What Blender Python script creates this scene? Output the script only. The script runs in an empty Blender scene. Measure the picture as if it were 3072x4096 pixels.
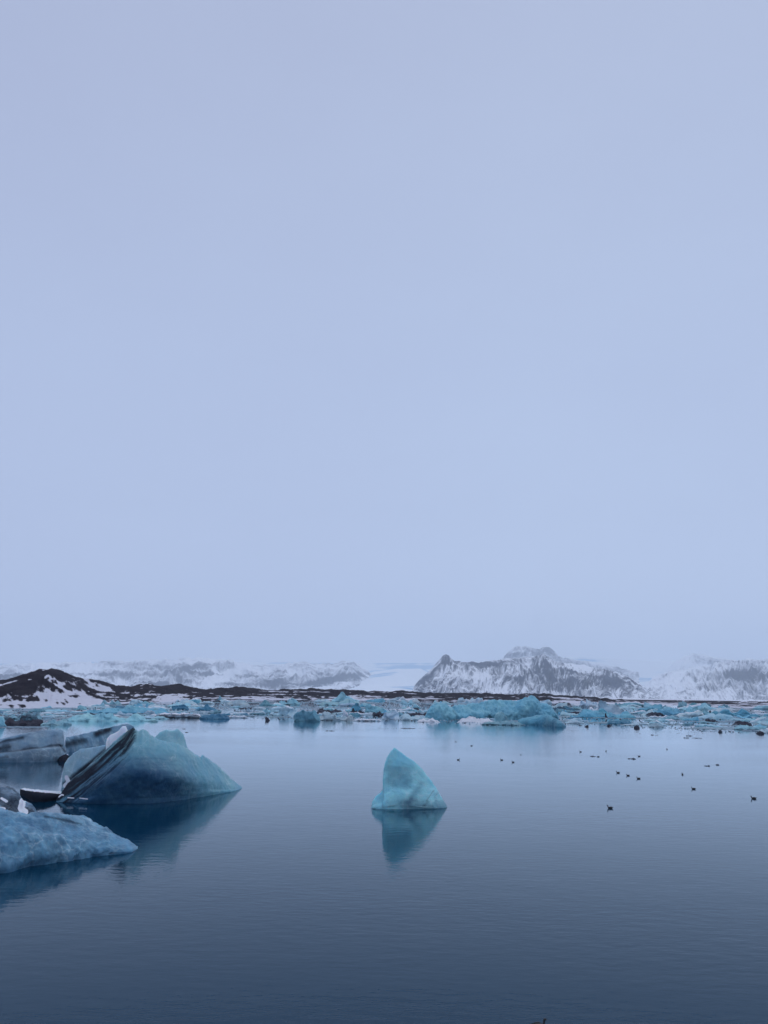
import bpy, math, random
import numpy as np
from mathutils import Matrix

scene = bpy.context.scene
COL = scene.collection
R = math.radians

# ------------------------------------------------------------------ camera
CAM_H = 12.0                       # metres above the lagoon (bank of the near shore)
F = 512 / math.tan(R(30))          # focal length in pixels of a 768 x 1024 frame
PITCH = math.atan((694.5 - 512) / F)
ROLL = R(0.75)
fw = np.array([0, math.cos(PITCH), math.sin(PITCH)])
up0 = np.array([0, -math.sin(PITCH), math.cos(PITCH)])
rt0 = np.array([1.0, 0, 0])
rt = math.cos(ROLL) * rt0 + math.sin(ROLL) * up0
up = -math.sin(ROLL) * rt0 + math.cos(ROLL) * up0
cam = bpy.data.cameras.new('camera')
cam.sensor_fit = 'VERTICAL'; cam.sensor_height = 24; cam.lens = 12 / math.tan(R(30))
cam.clip_start = 0.1; cam.clip_end = 120000
camo = bpy.data.objects.new('camera', cam); COL.objects.link(camo)
camo.matrix_world = Matrix([[rt[i], up[i], -fw[i], (0, 0, CAM_H)[i]] for i in range(3)] + [[0, 0, 0, 1]])
scene.camera = camo

# ------------------------------------------------------------------ world, sun, exposure
SUN_EL, SUN_AZ = R(70), R(30)      # veiled sun, ahead and to the right
def srgb(*c):
    return tuple(((v / 255) / 12.92 if v <= 10 else ((v / 255 + .055) / 1.055) ** 2.4) for v in c)
world = bpy.data.worlds.new('World'); scene.world = world; world.use_nodes = True
nt = world.node_tree; nt.nodes.clear()
N = nt.nodes.new; L = nt.links.new
out = N('ShaderNodeOutputWorld'); bg = N('ShaderNodeBackground')
sky = N('ShaderNodeTexSky'); sky.sky_type = 'NISHITA'; sky.sun_disc = False
sky.sun_elevation = SUN_EL; sky.sun_rotation = SUN_AZ
skys = N('ShaderNodeVectorMath'); skys.operation = 'SCALE'; skys.inputs['Scale'].default_value = 0.07
L(sky.outputs[0], skys.inputs[0])
tc = N('ShaderNodeTexCoord'); sep = N('ShaderNodeSeparateXYZ'); L(tc.outputs['Generated'], sep.inputs[0])
ramp = N('ShaderNodeValToRGB'); L(sep.outputs['Z'], ramp.inputs[0])
e = ramp.color_ramp.elements
e[0].position = 0.0; e[0].color = (*srgb(198, 215, 248), 1)
e[1].position = 1.0; e[1].color = (*srgb(176, 190, 220), 1)
for p, c in ((.10, (193, 209, 241)), (.2, (187, 203, 235)), (.35, (185, 201, 233)), (.66, (180, 193, 223))):
    k = e.new(p); k.color = (*srgb(*c), 1)
mp = N('ShaderNodeMapping'); mp.inputs['Scale'].default_value = (1.4, 1.4, 3.0); mp.inputs['Location'].default_value = (.35, 0, 0)
L(tc.outputs['Generated'], mp.inputs[0])
nz = N('ShaderNodeTexNoise'); nz.inputs['Scale'].default_value = 1.3; nz.inputs['Detail'].default_value = 5; nz.inputs['Roughness'].default_value = .5
L(mp.outputs[0], nz.inputs['Vector'])
cr = N('ShaderNodeValToRGB'); L(nz.outputs['Fac'], cr.inputs[0])
cr.color_ramp.elements[0].position = .3; cr.color_ramp.elements[0].color = (.965, .96, .97, 1)
cr.color_ramp.elements[1].position = .7; cr.color_ramp.elements[1].color = (1.02, 1.025, 1.02, 1)
mul = N('ShaderNodeMix'); mul.data_type = 'RGBA'; mul.blend_type = 'MULTIPLY'; mul.inputs[0].default_value = 1
L(ramp.outputs[0], mul.inputs[6]); L(cr.outputs[0], mul.inputs[7])
mr = N('ShaderNodeMapRange'); L(sep.outputs['X'], mr.inputs[0])
for k_, v_ in enumerate((-.5, .15, 0, 1)): mr.inputs[k_ + 1].default_value = v_
side = N('ShaderNodeValToRGB'); L(mr.outputs[0], side.inputs[0])     # the cloud deck is a little heavier to the left
side.color_ramp.elements[0].color = (.93, .915, .94, 1); side.color_ramp.elements[1].color = (1, 1, 1, 1)
mul2 = N('ShaderNodeMix'); mul2.data_type = 'RGBA'; mul2.blend_type = 'MULTIPLY'; mul2.inputs[0].default_value = 1
L(mul.outputs[2], mul2.inputs[6]); L(side.outputs[0], mul2.inputs[7])
mx = N('ShaderNodeMix'); mx.data_type = 'RGBA'; mx.inputs[0].default_value = .06
L(mul2.outputs[2], mx.inputs[6]); L(skys.outputs[0], mx.inputs[7])
L(mx.outputs[2], bg.inputs['Color']); bg.inputs['Strength'].default_value = 1.0
L(bg.outputs[0], out.inputs['Surface'])

sun = bpy.data.lights.new('sun', 'SUN'); sun.energy = 0.5; sun.angle = R(25); sun.color = (1, .97, .95)
suno = bpy.data.objects.new('sun', sun); COL.objects.link(suno)
suno.rotation_euler = (R(90) - SUN_EL, 0, math.pi - SUN_AZ)
suno.location = (60, 60, 200)

vs = scene.view_settings
vs.view_transform = 'Standard'; vs.look = 'None'; vs.exposure = 0; vs.gamma = 1; vs.use_curve_mapping = False
scene.cycles.volume_bounces = 4
scene.cycles.max_bounces = 8
scene.cycles.use_denoising = True

# ------------------------------------------------------------------ helpers
def ray(px, py):
    px = np.asarray(px, float); py = np.asarray(py, float)
    return ((px - 384) / F)[..., None] * rt - ((py - 512) / F)[..., None] * up + fw
def water_hit(px, py):
    v = ray(px, py); t = -CAM_H / v[..., 2]
    p = v * t[..., None]; p[..., 2] = 0
    return p
def at_dist(px, py, d):            # point of a pixel's ray at horizontal distance d
    v = ray(px, py); h = np.hypot(v[..., 0], v[..., 1])
    p = v * (np.asarray(d, float) / h)[..., None]; p[..., 2] += CAM_H
    return p
def project(P):
    q = P - np.array([0, 0, CAM_H])
    z = q @ fw
    return 384 + F * (q @ rt) / z, 512 - F * (q @ up) / z
def horizon(px):
    return 694.5 + (np.asarray(px, float) - 384) * math.tan(ROLL)

def _h(ix, iy, iz, s):
    n = (ix.astype(np.int64) * 374761393 + iy.astype(np.int64) * 668265263 + iz.astype(np.int64) * 2147483647 + s * 974711) & 0xffffffff
    n = ((n ^ (n >> 13)) * 1274126177) & 0xffffffff
    n = ((n ^ (n >> 15)) * 2246822519) & 0xffffffff
    return ((n ^ (n >> 16)) & 0xffffff) / 0xffffff
def noise(x, y, z=0.0, s=0):       # smooth value noise, -1..1
    x, y, z = np.broadcast_arrays(np.asarray(x, float), np.asarray(y, float), np.asarray(z, float))
    fx, fy, fz = np.floor(x), np.floor(y), np.floor(z)
    u, v, w = x - fx, y - fy, z - fz
    u = u * u * u * (u * (u * 6 - 15) + 10); v = v * v * v * (v * (v * 6 - 15) + 10); w = w * w * w * (w * (w * 6 - 15) + 10)
    r = 0
    for a in (0, 1):
        for b in (0, 1):
            for c in (0, 1):
                r = r + _h(fx + a, fy + b, fz + c, s) * (u if a else 1 - u) * (v if b else 1 - v) * (w if c else 1 - w)
    return r * 2 - 1
def fbm(x, y, z=0.0, o=5, s=0, g=.5):
    r, a = 0, 1.0
    for i in range(o):
        r = r + a * noise(np.asarray(x) * 2 ** i, np.asarray(y) * 2 ** i, np.asarray(z) * 2 ** i, s + i * 17)
        a *= g
    return r
def ridged(x, y, z=0.0, o=5, s=0, g=.5):
    r, a = 0, 1.0
    for i in range(o):
        r = r + a * (1 - np.abs(noise(np.asarray(x) * 2 ** i, np.asarray(y) * 2 ** i, np.asarray(z) * 2 ** i, s + i * 31)) * 2)
        a *= g
    return r
def worley(P, s=0):                # distance to nearest cell point
    f = np.floor(P); best = np.full(P.shape[:-1], 9.0); second = best.copy()
    for a in (-1, 0, 1):
        for b in (-1, 0, 1):
            for c in (-1, 0, 1):
                g = f + (a, b, c)
                q = np.stack([_h(g[..., 0], g[..., 1], g[..., 2], s + k) for k in (1, 2, 3)], -1) + g
                d = np.linalg.norm(q - P, axis=-1)
                second = np.minimum(second, np.maximum(best, d)); best = np.minimum(best, d)
    return best, second
def sstep(a, b, x):
    t = np.clip((x - a) / (b - a), 0, 1); return t * t * (3 - 2 * t)

def mesh_obj(name, V, faces, mat, parent=None, attrs=None, smooth=True, origin=None):
    V = np.asarray(V, float).reshape(-1, 3)
    o0 = np.zeros(3) if origin is None else np.asarray(origin, float)
    me = bpy.data.meshes.new(name)
    me.from_pydata((V - o0).tolist(), [], faces)
    for k, a in (attrs or {}).items():
        at = me.attributes.new(k, 'FLOAT', 'POINT'); at.data.foreach_set('value', np.asarray(a, np.float32).ravel())
    me.materials.append(mat)
    if smooth: me.shade_smooth()
    me.update()
    o = bpy.data.objects.new(name, me); COL.objects.link(o)
    o.location = o0
    if parent is not None: o.parent = parent
    return o
def grid_faces(nu, nv):
    i = np.arange(nu - 1)[:, None] * nv + np.arange(nv - 1)[None]
    return np.stack([i, i + nv, i + nv + 1, i + 1], -1).reshape(-1, 4).tolist()
def tag(o, label, cat, group=None):
    o['label'] = label; o['category'] = cat
    if group: o['group'] = group
    return o
def struct(o):
    o['kind'] = 'structure'; return o
def empty(name, loc):
    o = bpy.data.objects.new(name, None); COL.objects.link(o); o.location = loc; o.empty_display_size = .5
    return o

# ------------------------------------------------------------------ materials
class NB:
    def __init__(s, name):
        s.m = bpy.data.materials.new(name); s.m.use_nodes = True; s.t = s.m.node_tree; s.t.nodes.clear()
        s.out = s.n('ShaderNodeOutputMaterial')
    def n(s, t, **kw):
        x = s.t.nodes.new(t)
        for k, v in kw.items(): setattr(x, k, v)
        return x
    def l(s, a, b): s.t.links.new(a, b)
    def val(s, x, sock):
        if isinstance(x, (int, float)): sock.default_value = x
        elif isinstance(x, tuple): sock.default_value = x if len(x) == len(sock.default_value) else (*x, 1)
        else: s.l(x, sock)
    def coord(s, scale=(1, 1, 1), kind='Object', rot=(0, 0, 0)):
        c = s.n('ShaderNodeTexCoord'); m = s.n('ShaderNodeMapping'); m.inputs['Scale'].default_value = scale; m.inputs['Rotation'].default_value = rot
        s.l(c.outputs[kind], m.inputs[0]); return m.outputs[0]
    def noise(s, vec, scale, detail=4, rough=.5, dist=0):
        x = s.n('ShaderNodeTexNoise'); s.l(vec, x.inputs['Vector']); x.inputs['Scale'].default_value = scale
        x.inputs['Detail'].default_value = detail; x.inputs['Roughness'].default_value = rough; x.inputs['Distortion'].default_value = dist
        return x.outputs['Fac']
    def ramp(s, f, stops):
        x = s.n('ShaderNodeValToRGB'); s.l(f, x.inputs[0]); el = x.color_ramp.elements
        while len(el) < len(stops): el.new(.5)
        for q, (p, c) in zip(el, stops):
            q.position = p; q.color = (c, c, c, 1) if isinstance(c, (int, float)) else (*c, 1)
        return x.outputs[0]
    def mix(s, f, a, b, mode='MIX'):
        x = s.n('ShaderNodeMix', data_type='RGBA', blend_type=mode)
        s.val(f, x.inputs[0]); s.val(a, x.inputs[6]); s.val(b, x.inputs[7]); return x.outputs[2]
    def math(s, op, a, b=0.0, c=0.0):
        x = s.n('ShaderNodeMath', operation=op)
        for i, v in enumerate((a, b, c)): s.val(v, x.inputs[i])
        return x.outputs[0]
    def attr(s, name):
        x = s.n('ShaderNodeAttribute', attribute_name=name); return x.outputs['Fac']
    def bump(s, h, strength, dist, nrm=None):
        x = s.n('ShaderNodeBump'); s.l(h, x.inputs['Height']); x.inputs['Strength'].default_value = strength; x.inputs['Distance'].default_value = dist
        if nrm is not None: s.l(nrm, x.inputs['Normal'])
        return x.outputs[0]
    def bsdf(s, color, rough=.5, normal=None, **kw):
        x = s.n('ShaderNodeBsdfPrincipled'); s.val(color, x.inputs['Base Color']); s.val(rough, x.inputs['Roughness'])
        if normal is not None: s.l(normal, x.inputs['Normal'])
        for k, v in kw.items(): s.val(v, x.inputs[k.replace('_', ' ')])
        s.l(x.outputs[0], s.out.inputs['Surface']); return x

def make_ice(name, far):
    b = NB(name)
    v = b.coord()
    k = .35 if far else 1.0
    oi = b.n('ShaderNodeObjectInfo')
    n1 = b.noise(v, .9 * k, 6, .6, .4); n2 = b.noise(v, 3.6 * k, 5, .65); n3 = b.noise(v, .28 * k, 3)
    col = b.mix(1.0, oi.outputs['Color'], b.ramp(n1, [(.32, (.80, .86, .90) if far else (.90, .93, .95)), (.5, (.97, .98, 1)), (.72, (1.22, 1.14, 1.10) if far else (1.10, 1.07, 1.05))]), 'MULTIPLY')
    col = b.mix(1.0, col, b.ramp(n3, [(.3, (.8, .93, 1.02)), (.7, (1.2, 1.05, .98))]), 'MULTIPLY')
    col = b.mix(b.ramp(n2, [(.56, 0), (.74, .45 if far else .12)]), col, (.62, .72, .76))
    if not far:                    # hairline fractures inside the ice
        vo = b.n('ShaderNodeTexVoronoi', feature='DISTANCE_TO_EDGE'); vo.inputs['Scale'].default_value = .42
        wv = b.n('ShaderNodeVectorMath', operation='ADD'); nc = b.n('ShaderNodeTexNoise'); nc.inputs['Scale'].default_value = .7; nc.inputs['Detail'].default_value = 4; b.l(v, nc.inputs['Vector'])
        ns = b.n('ShaderNodeVectorMath', operation='SCALE'); b.l(nc.outputs['Color'], ns.inputs[0]); ns.inputs['Scale'].default_value = 2.2
        b.l(v, wv.inputs[0]); b.l(ns.outputs[0], wv.inputs[1]); b.l(wv.outputs[0], vo.inputs['Vector'])
        col = b.mix(b.math('MULTIPLY', b.ramp(vo.outputs['Distance'], [(0, .5), (.035, 0)]), b.ramp(n3, [(.42, 0), (.6, 1)])), col, (.62, .76, .80))
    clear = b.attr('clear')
    col = b.mix(b.math('MULTIPLY', clear, b.ramp(n1, [(.25, 1), (.8, .75)])), col, (.016, .066, .145))  # dark blue clear ice; on the wave-shaped berg also its painted shading
    ash = b.attr('ash')
    an = b.math('ADD', ash, b.math('MULTIPLY', b.math('SUBTRACT', b.noise(v, 11 * k, 4, .7), .5), 1.1))
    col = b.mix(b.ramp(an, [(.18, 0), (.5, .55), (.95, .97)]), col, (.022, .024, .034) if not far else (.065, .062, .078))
    snow = b.attr('snow')
    sn = b.math('ADD', snow, b.math('MULTIPLY', b.math('SUBTRACT', n2, .5), .8))
    col = b.mix(b.ramp(sn, [(.42, 0), (.55, 1)]), col, (.78, .80, .84))
    h = b.math('ADD', b.noise(v, 2.2 * k, 7, .62), b.math('MULTIPLY', b.noise(v, 9 * k, 4, .6), .35))
    sv = b.coord((.8, .8, 5.5), rot=(.5, .55, 0)); stri = b.noise(sv, 1.6 * k, 5, .6, .3)
    nrm = b.bump(h, .55 if far else .28, .35 / k)
    nrm = b.bump(stri, .35 if far else .25, .16 / k, nrm)
    p = b.bsdf(col, b.ramp(ash, [(.1, .42 if far else .3), (.7, .85)]), nrm)
    p.inputs['IOR'].default_value = 1.31
    b.l(b.ramp(ash, [(.1, .35), (.6, .04)]), p.inputs['Specular IOR Level'])
    if not far:
        p.subsurface_method = 'RANDOM_WALK'
        b.val(b.math('MULTIPLY', b.math('SUBTRACT', 1.0, b.math('MAXIMUM', ash, clear)), .7), p.inputs['Subsurface Weight'])
        p.inputs['Subsurface Radius'].default_value = (.25, .7, .9); p.inputs['Subsurface Scale'].default_value = .5
    return b.m
ICE = make_ice('glacier_ice', False)
ICE_FAR = make_ice('pack_ice', True)

def make_water():
    b = NB('lagoon_water')
    w1 = b.noise(b.coord((.75, 1.5, 1), rot=(0, 0, .2)), 1.0, 3, .55)
    w2 = b.noise(b.coord((.16, .24, 1), rot=(0, 0, -.3)), 1.0, 2)
    w3 = b.noise(b.coord((4, 7, 1), rot=(0, 0, .5)), 1.0, 2)
    patch = b.ramp(b.noise(b.coord((.012, .03, 1)), 1.0, 3), [(.35, .55), (.65, 1.25)])
    h = b.math('ADD', b.math('MULTIPLY', b.math('MULTIPLY', w1, patch), .015), b.math('ADD', b.math('MULTIPLY', w2, .014), b.math('MULTIPLY', w3, .0012)))
    nrm = b.bump(h, 1.0, 1.0)
    fr = b.n('ShaderNodeFresnel'); fr.inputs['IOR'].default_value = 1.333; b.l(nrm, fr.inputs['Normal'])
    fac = b.math('MINIMUM', b.math('MULTIPLY', b.math('POWER', fr.outputs[0], 1.55), 1.5), 1.0)
    df = b.n('ShaderNodeBsdfDiffuse'); df.inputs['Color'].default_value = (.001, .030, .062, 1)
    gl = b.n('ShaderNodeBsdfGlossy'); gl.inputs['Color'].default_value = (.87, .945, .975, 1); gl.inputs['Roughness'].default_value = .015; b.l(nrm, gl.inputs['Normal'])
    ms = b.n('ShaderNodeMixShader'); b.l(fac, ms.inputs[0]); b.l(df.outputs[0], ms.inputs[1]); b.l(gl.outputs[0], ms.inputs[2]); b.l(ms.outputs[0], b.out.inputs['Surface'])
    return b.m
WATER = make_water()

def make_rocksnow(name, rock, rock2, snow, scale, soft=.18, bumpd=2.0, grain=1.0):
    b = NB(name)
    v = b.coord((1, 1, 1.6))
    n1 = b.noise(v, scale, 7, .62); n2 = b.noise(v, scale * .22, 4)
    rk = b.attr('rock')
    f = b.math('ADD', rk, b.math('MULTIPLY', b.math('SUBTRACT', n1, .5), grain))
    fac = b.ramp(f, [(.5 - soft, 0), (.5 + soft, 1)])
    rc = b.mix(b.ramp(n2, [(.35, 0), (.65, 1)]), rock, rock2)
    sc = b.mix(b.ramp(n2, [(.3, 0), (.7, 1)]), snow, tuple(min(1, c * 1.06) for c in snow))
    col = b.mix(fac, sc, rc)
    b.bsdf(col, .95, b.bump(n1, .6, bumpd), Specular_IOR_Level=.05)
    return b.m
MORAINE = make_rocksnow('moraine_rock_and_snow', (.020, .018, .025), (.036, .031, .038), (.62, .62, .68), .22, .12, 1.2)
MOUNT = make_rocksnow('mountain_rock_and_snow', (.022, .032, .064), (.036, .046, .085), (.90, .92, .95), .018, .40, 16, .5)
b = NB('glacier_surface')
v = b.coord((1, .35, 1)); g1 = b.noise(v, .0009, 5, .5, .5)
gb = b.math('ADD', b.attr('band'), b.math('MULTIPLY', b.math('SUBTRACT', g1, .5), 1.2))
b.bsdf(b.mix(b.ramp(gb, [(.05, 0), (.5, 1)]), (.90, .95, .98), (.30, .54, .76)), .9, b.bump(b.noise(v, .004, 5), .5, 20))
GLACIER = b.m
def plain(name, c, rough=.6):
    b = NB(name); n = b.noise(b.coord(), 30, 3)
    b.bsdf(b.mix(n, tuple(x * .7 for x in c), tuple(x * 1.3 for x in c)), rough); return b.m
FEATHER = plain('dark_feathers', (.020, .017, .018)); WINGF = plain('dark_wing_feathers', (.028, .024, .024)); BILL = plain('grey_bill', (.06, .05, .045)); TAILF = plain('tail_feathers', (.035, .03, .03))

# ------------------------------------------------------------------ water, shore, mountains
EXT = 13800
struct(mesh_obj('lagoon_water', [(-EXT, -1500, 0), (EXT, -1500, 0), (EXT, 3800, 0), (-EXT, 3800, 0)], [(0, 1, 2, 3)], WATER, smooth=False))

# snowy outwash plain between the moraine and the mountain feet
b = NB('plain_snow'); v = b.coord(); g1 = b.noise(v, .004, 5, .6)
b.bsdf(b.mix(b.ramp(g1, [(.4, 0), (.7, 1)]), (.86, .88, .92), (.60, .62, .68)), .9, b.bump(g1, .4, 3))
struct(mesh_obj('snow_plain', [(-29000, 2700, .7), (29000, 2700, .7), (29000, 47500, .7), (-29000, 47500, .7)], [(0, 1, 2, 3)], b.m, smooth=False))
# far shore: snow flats, the dark moraine ridge and the hill at the left
SKY_M = np.array([(-260, 684), (-90, 686), (-30, 682), (0, 680), (12, 677), (30, 670.5), (42, 668), (54, 670), (72, 675.4), (90, 678), (108, 683), (127, 687), (145, 684.9), (163, 685.4), (178, 684.7), (193, 687.6),
                  (210, 689.5), (236, 688.8), (260, 689.4), (284, 690.4), (305, 689), (313, 688.3), (322, 690), (344, 690.6), (368, 691.2), (390, 692), (411, 692.4), (429, 693.5), (450, 692.8), (471, 693), (507, 694),
                  (544, 693.6), (574, 696), (604, 698.4), (628, 700), (664, 702), (700, 702.6), (730, 702.4), (768, 701.8), (860, 702.5), (1030, 705)])
SHORE = np.array([(-260, 560), (0, 600), (60, 680), (110, 850), (200, 1300), (300, 1750), (400, 1800), (520, 1850), (570, 1800), (640, 1750), (700, 1500), (768, 1300), (1030, 1200)])
RDG = np.array([(-260, 230), (0, 250), (60, 260), (130, 380), (300, 420), (600, 350), (700, 500), (1030, 500)])
pxs = np.concatenate([np.linspace(-260, -12, 60), np.linspace(-10, 780, 1000), np.linspace(784, 1030, 60)])
nv1, nv2 = 90, 26
vv = np.concatenate([np.linspace(0, 1, nv1), 1 + np.linspace(.04, 1, nv2) ** 1.6 * 3.2])
U, Vv = np.meshgrid(pxs, vv, indexing='ij')
sh = np.interp(U, *SHORE.T); rd = np.interp(U, *RDG.T)
sh = sh + 25 * fbm(U * .05, 0, o=4, s=5)
D = sh + rd * Vv
ysky = np.interp(U, *SKY_M.T) + .55 * fbm(U * .16, 0, o=4, s=11)
zc = at_dist(U, ysky, sh + rd)[..., 2]
zc = np.maximum(zc, 3.5)
hill = sstep(135, 85, U)
prof = np.where(Vv <= 1, (1 - hill) * (.12 * Vv + .88 * sstep(.30, 1.0, Vv) ** 1.1) + hill * (.22 * Vv + .78 * sstep(.22, 1.02, Vv)), 1 - sstep(1, 2.2, Vv) * .75)
Xw = at_dist(U, horizon(U), D)
lump = fbm(Xw[..., 0] * .02, Xw[..., 1] * .012, o=5, s=3)
rdg2 = ridged(Xw[..., 0] * .012 + .006 * Xw[..., 1], Xw[..., 1] * .004, o=4, s=9)
Z = zc * prof + (lump * 2.0 + rdg2 * .9) * sstep(.08, .4, Vv) * np.where(Vv < 1, 1 - .75 * sstep(.85, 1, Vv), 1) * np.clip(zc / 14, .35, 1.6)
Z = np.where(Vv < .05, Vv * 12 - .4, np.maximum(Z, .25 + 1.2 * Vv))
PT = Xw.copy(); PT[..., 2] = Z
ppx, ppy = project(PT)
rel = np.clip((np.interp(U, pxs, ppy[:, 0]) - ppy) / np.maximum(2.0, (np.interp(U, pxs, ppy[:, 0]) - ysky)), 0, 1.2)   # 0 shore .. 1 skyline
st = fbm(U * .045 + rel * 2.0, rel * 5 - U * .012, o=5, s=21)                     # streaks down the slope
sth = fbm(U * .035, rel * 9, o=5, s=33)                                          # level streaks
rock_h = .5 + (rel - .46) * 1.9 + st * .75 + .4 * fbm(U * .25 + rel * 6, rel * 9, o=4, s=66)
rock_m = .5 + (rel - .24) * 1.5 + sth * .75 + .55 * fbm(U * .22, rel * 14, o=4, s=77)
rt_fade = sstep(500, 660, U)
rock = hill * rock_h + (1 - hill) * rock_m - rt_fade * .55
def blob(x, y, sx, sy, ang, amt):
    c, s_ = math.cos(ang), math.sin(ang)
    dx, dy = ppx - x, ppy - y
    return amt * np.exp(-((dx * c + dy * s_) / sx) ** 2 - ((-dx * s_ + dy * c) / sy) ** 2)
for q in ((46, 677, 3.4, 1.0, -.7, -1.3), (50, 677.5, 2.6, 1.0, .9, -1.1), (10, 682.5, 9, .9, -.25, -1.6), (29, 679.6, 7, .9, -.12, -1.5), (46.5, 669.8, 3.5, .6, -.1, -1.2), (88, 681, 8, 1.5, .55, -1.5), (102, 686, 9, 2.2, .5, -1.6), (72.5, 678.3, 3.5, .9, .4, -1.2),
          (62, 688, 12, 1.1, .5, -1.0), (74, 696, 9, 2.2, .1, 1.3), (78, 703.5, 7, .9, .1, 1.3), (98, 697, 12, 1.0, .4, .9), (112, 704.3, 6, .6, 0, 1.1), (25, 686, 20, 4.0, 0, .7), (60, 674, 14, 3, .3, .6), (22, 674, 14, 3, -.35, .6), (16, 703, 22, 1.8, 0, -.7)):
    rock = rock + blob(*q)
struct(mesh_obj('moraine_shore', PT, grid_faces(len(pxs), nv1 + nv2), MORAINE, attrs={'rock': rock}))

def mountain(name, sk, base_py, d0, d1, seed, rockbias=0.0, gully=1.0, blobs=(), mat=MOUNT, px_step=.55, nv=110, power=1.0, rough=1.0, strata=.35, topfade=0.0, skyrough=1.0, far=(1.45, 1.5)):
    sk = np.array(sk, float); d0, d1 = d0 * far[0] * 2.5, d1 * far[1] * 2.5
    n = int((sk[-1, 0] - sk[0, 0]) / px_step) + 2
    px = np.linspace(sk[0, 0], sk[-1, 0], n)
    v = np.concatenate([np.linspace(0, 1, nv), [1.04, 1.12, 1.3, 1.7]])
    U, V = np.meshgrid(px, v, indexing='ij')
    ys = np.interp(U, sk[:, 0], sk[:, 1]) + .5 * skyrough * fbm(U * .22, 0, o=4, s=seed)
    wob = fbm(U * .02, 0, o=3, s=seed + 1)
    dc = d1 + (d1 - d0) * .22 * wob
    dd = d0 + (dc - d0) * V + (d1 - d0) * .10 * fbm(U * .03, V * 2, o=3, s=seed + 7) * np.sin(np.clip(V, 0, 1) * math.pi)
    zc = np.maximum(at_dist(U, ys, dc)[..., 2], 2)
    X = at_dist(U, horizon(U), dd)
    w = V + .06 * fbm(U * .05, V * 4, o=4, s=seed + 2)
    prof = np.where(V <= 1, np.clip(.55 * V ** power + .45 * sstep(.1, 1.02, w), 0, 1), 1 - (V - 1) * 1.1)
    env = np.sin(np.clip(V, 0, 1) * math.pi) ** .7
    gl = ridged(U * .11 + .5 * fbm(U * .04, V * 3, s=seed + 3), V * 1.3, o=5, s=seed + 4)
    crag = ridged(U * .05, V * 3.2, o=6, s=seed + 5)
    Z = zc * prof + zc * env * rough * (.075 * (gl - .6) * gully + .085 * (crag - .6))
    Z = np.where(V <= 1, Z, Z)
    P = X; P[..., 2] = np.maximum(Z, -6)
    dzv = np.gradient(P[..., 2], axis=1) / np.maximum(1e-3, np.gradient(dd, axis=1))
    steep = np.clip(dzv / max(1e-3, np.median(zc) / (d1 - d0)), -1, 4)
    ppx, ppy = project(P)
    Uw = U + 16 * fbm(U * .022, V * 1.4, o=3, s=seed + 21)
    rk = .40 + rockbias + .12 * (steep - 1.0) + .26 * fbm(U * .05, V * 3.5, o=3, s=seed + 6) + strata * .6 * fbm(Uw * .02, V * 14 + .02 * U, o=4, s=seed + 8) - topfade * sstep(.45, 1, V)  # topfade whitens the summits to paint in the low cloud over them
    rk = rk + .24 * gully * fbm(Uw * .55 + V * 8, V * 5.0, o=4, s=seed + 9, g=.8) + .14 * gully * fbm(Uw * .7 - V * 11, V * 5.0, o=3, s=seed + 12, g=.75) + .13 * fbm(U * .5, V * 22, o=3, s=seed + 10, g=.7)
    for (x, y, sx, sy, ang, amt) in blobs:
        c, s_ = math.cos(ang), math.sin(ang); dx, dy = ppx - x, ppy - y
        rk = rk + amt * np.exp(-((dx * c + dy * s_) / sx) ** 2 - ((-dx * s_ + dy * c) / sy) ** 2)
    return struct(mesh_obj(name, P, grid_faces(n, len(v)), mat, attrs={'rock': rk}))

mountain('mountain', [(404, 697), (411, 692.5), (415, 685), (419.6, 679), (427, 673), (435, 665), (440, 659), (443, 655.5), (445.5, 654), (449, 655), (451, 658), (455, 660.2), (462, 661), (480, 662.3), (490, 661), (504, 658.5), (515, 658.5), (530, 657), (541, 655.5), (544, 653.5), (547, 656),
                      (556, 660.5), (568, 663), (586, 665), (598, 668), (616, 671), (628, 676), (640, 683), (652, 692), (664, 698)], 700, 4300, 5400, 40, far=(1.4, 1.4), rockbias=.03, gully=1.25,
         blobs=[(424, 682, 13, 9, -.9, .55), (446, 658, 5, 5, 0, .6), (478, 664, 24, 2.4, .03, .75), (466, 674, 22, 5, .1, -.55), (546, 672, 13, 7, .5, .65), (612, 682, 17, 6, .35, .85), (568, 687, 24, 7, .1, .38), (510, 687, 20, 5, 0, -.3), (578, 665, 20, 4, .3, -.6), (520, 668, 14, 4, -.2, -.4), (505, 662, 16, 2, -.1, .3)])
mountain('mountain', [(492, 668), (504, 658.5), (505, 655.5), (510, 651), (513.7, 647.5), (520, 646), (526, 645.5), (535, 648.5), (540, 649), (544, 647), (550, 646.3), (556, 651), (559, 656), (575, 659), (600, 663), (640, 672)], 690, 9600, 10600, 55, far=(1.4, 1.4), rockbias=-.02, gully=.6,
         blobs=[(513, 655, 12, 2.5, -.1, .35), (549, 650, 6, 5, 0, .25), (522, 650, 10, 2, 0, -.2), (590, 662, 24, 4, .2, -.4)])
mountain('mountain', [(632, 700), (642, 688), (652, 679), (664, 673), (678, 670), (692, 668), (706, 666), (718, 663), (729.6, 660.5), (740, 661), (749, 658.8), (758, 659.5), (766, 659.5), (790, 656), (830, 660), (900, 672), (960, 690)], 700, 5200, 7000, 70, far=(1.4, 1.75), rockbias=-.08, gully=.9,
         blobs=[(742, 675, 22, 5, 0, .7), (760, 666, 12, 4, 0, .35), (752, 690, 18, 6, .4, .15), (675, 684, 26, 11, -.3, -.5), (715, 682, 12, 8, -.3, .2), (662, 675, 10, 2, .3, .3), (690, 674, 9, 2, 0, .3)], topfade=.3)
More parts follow.
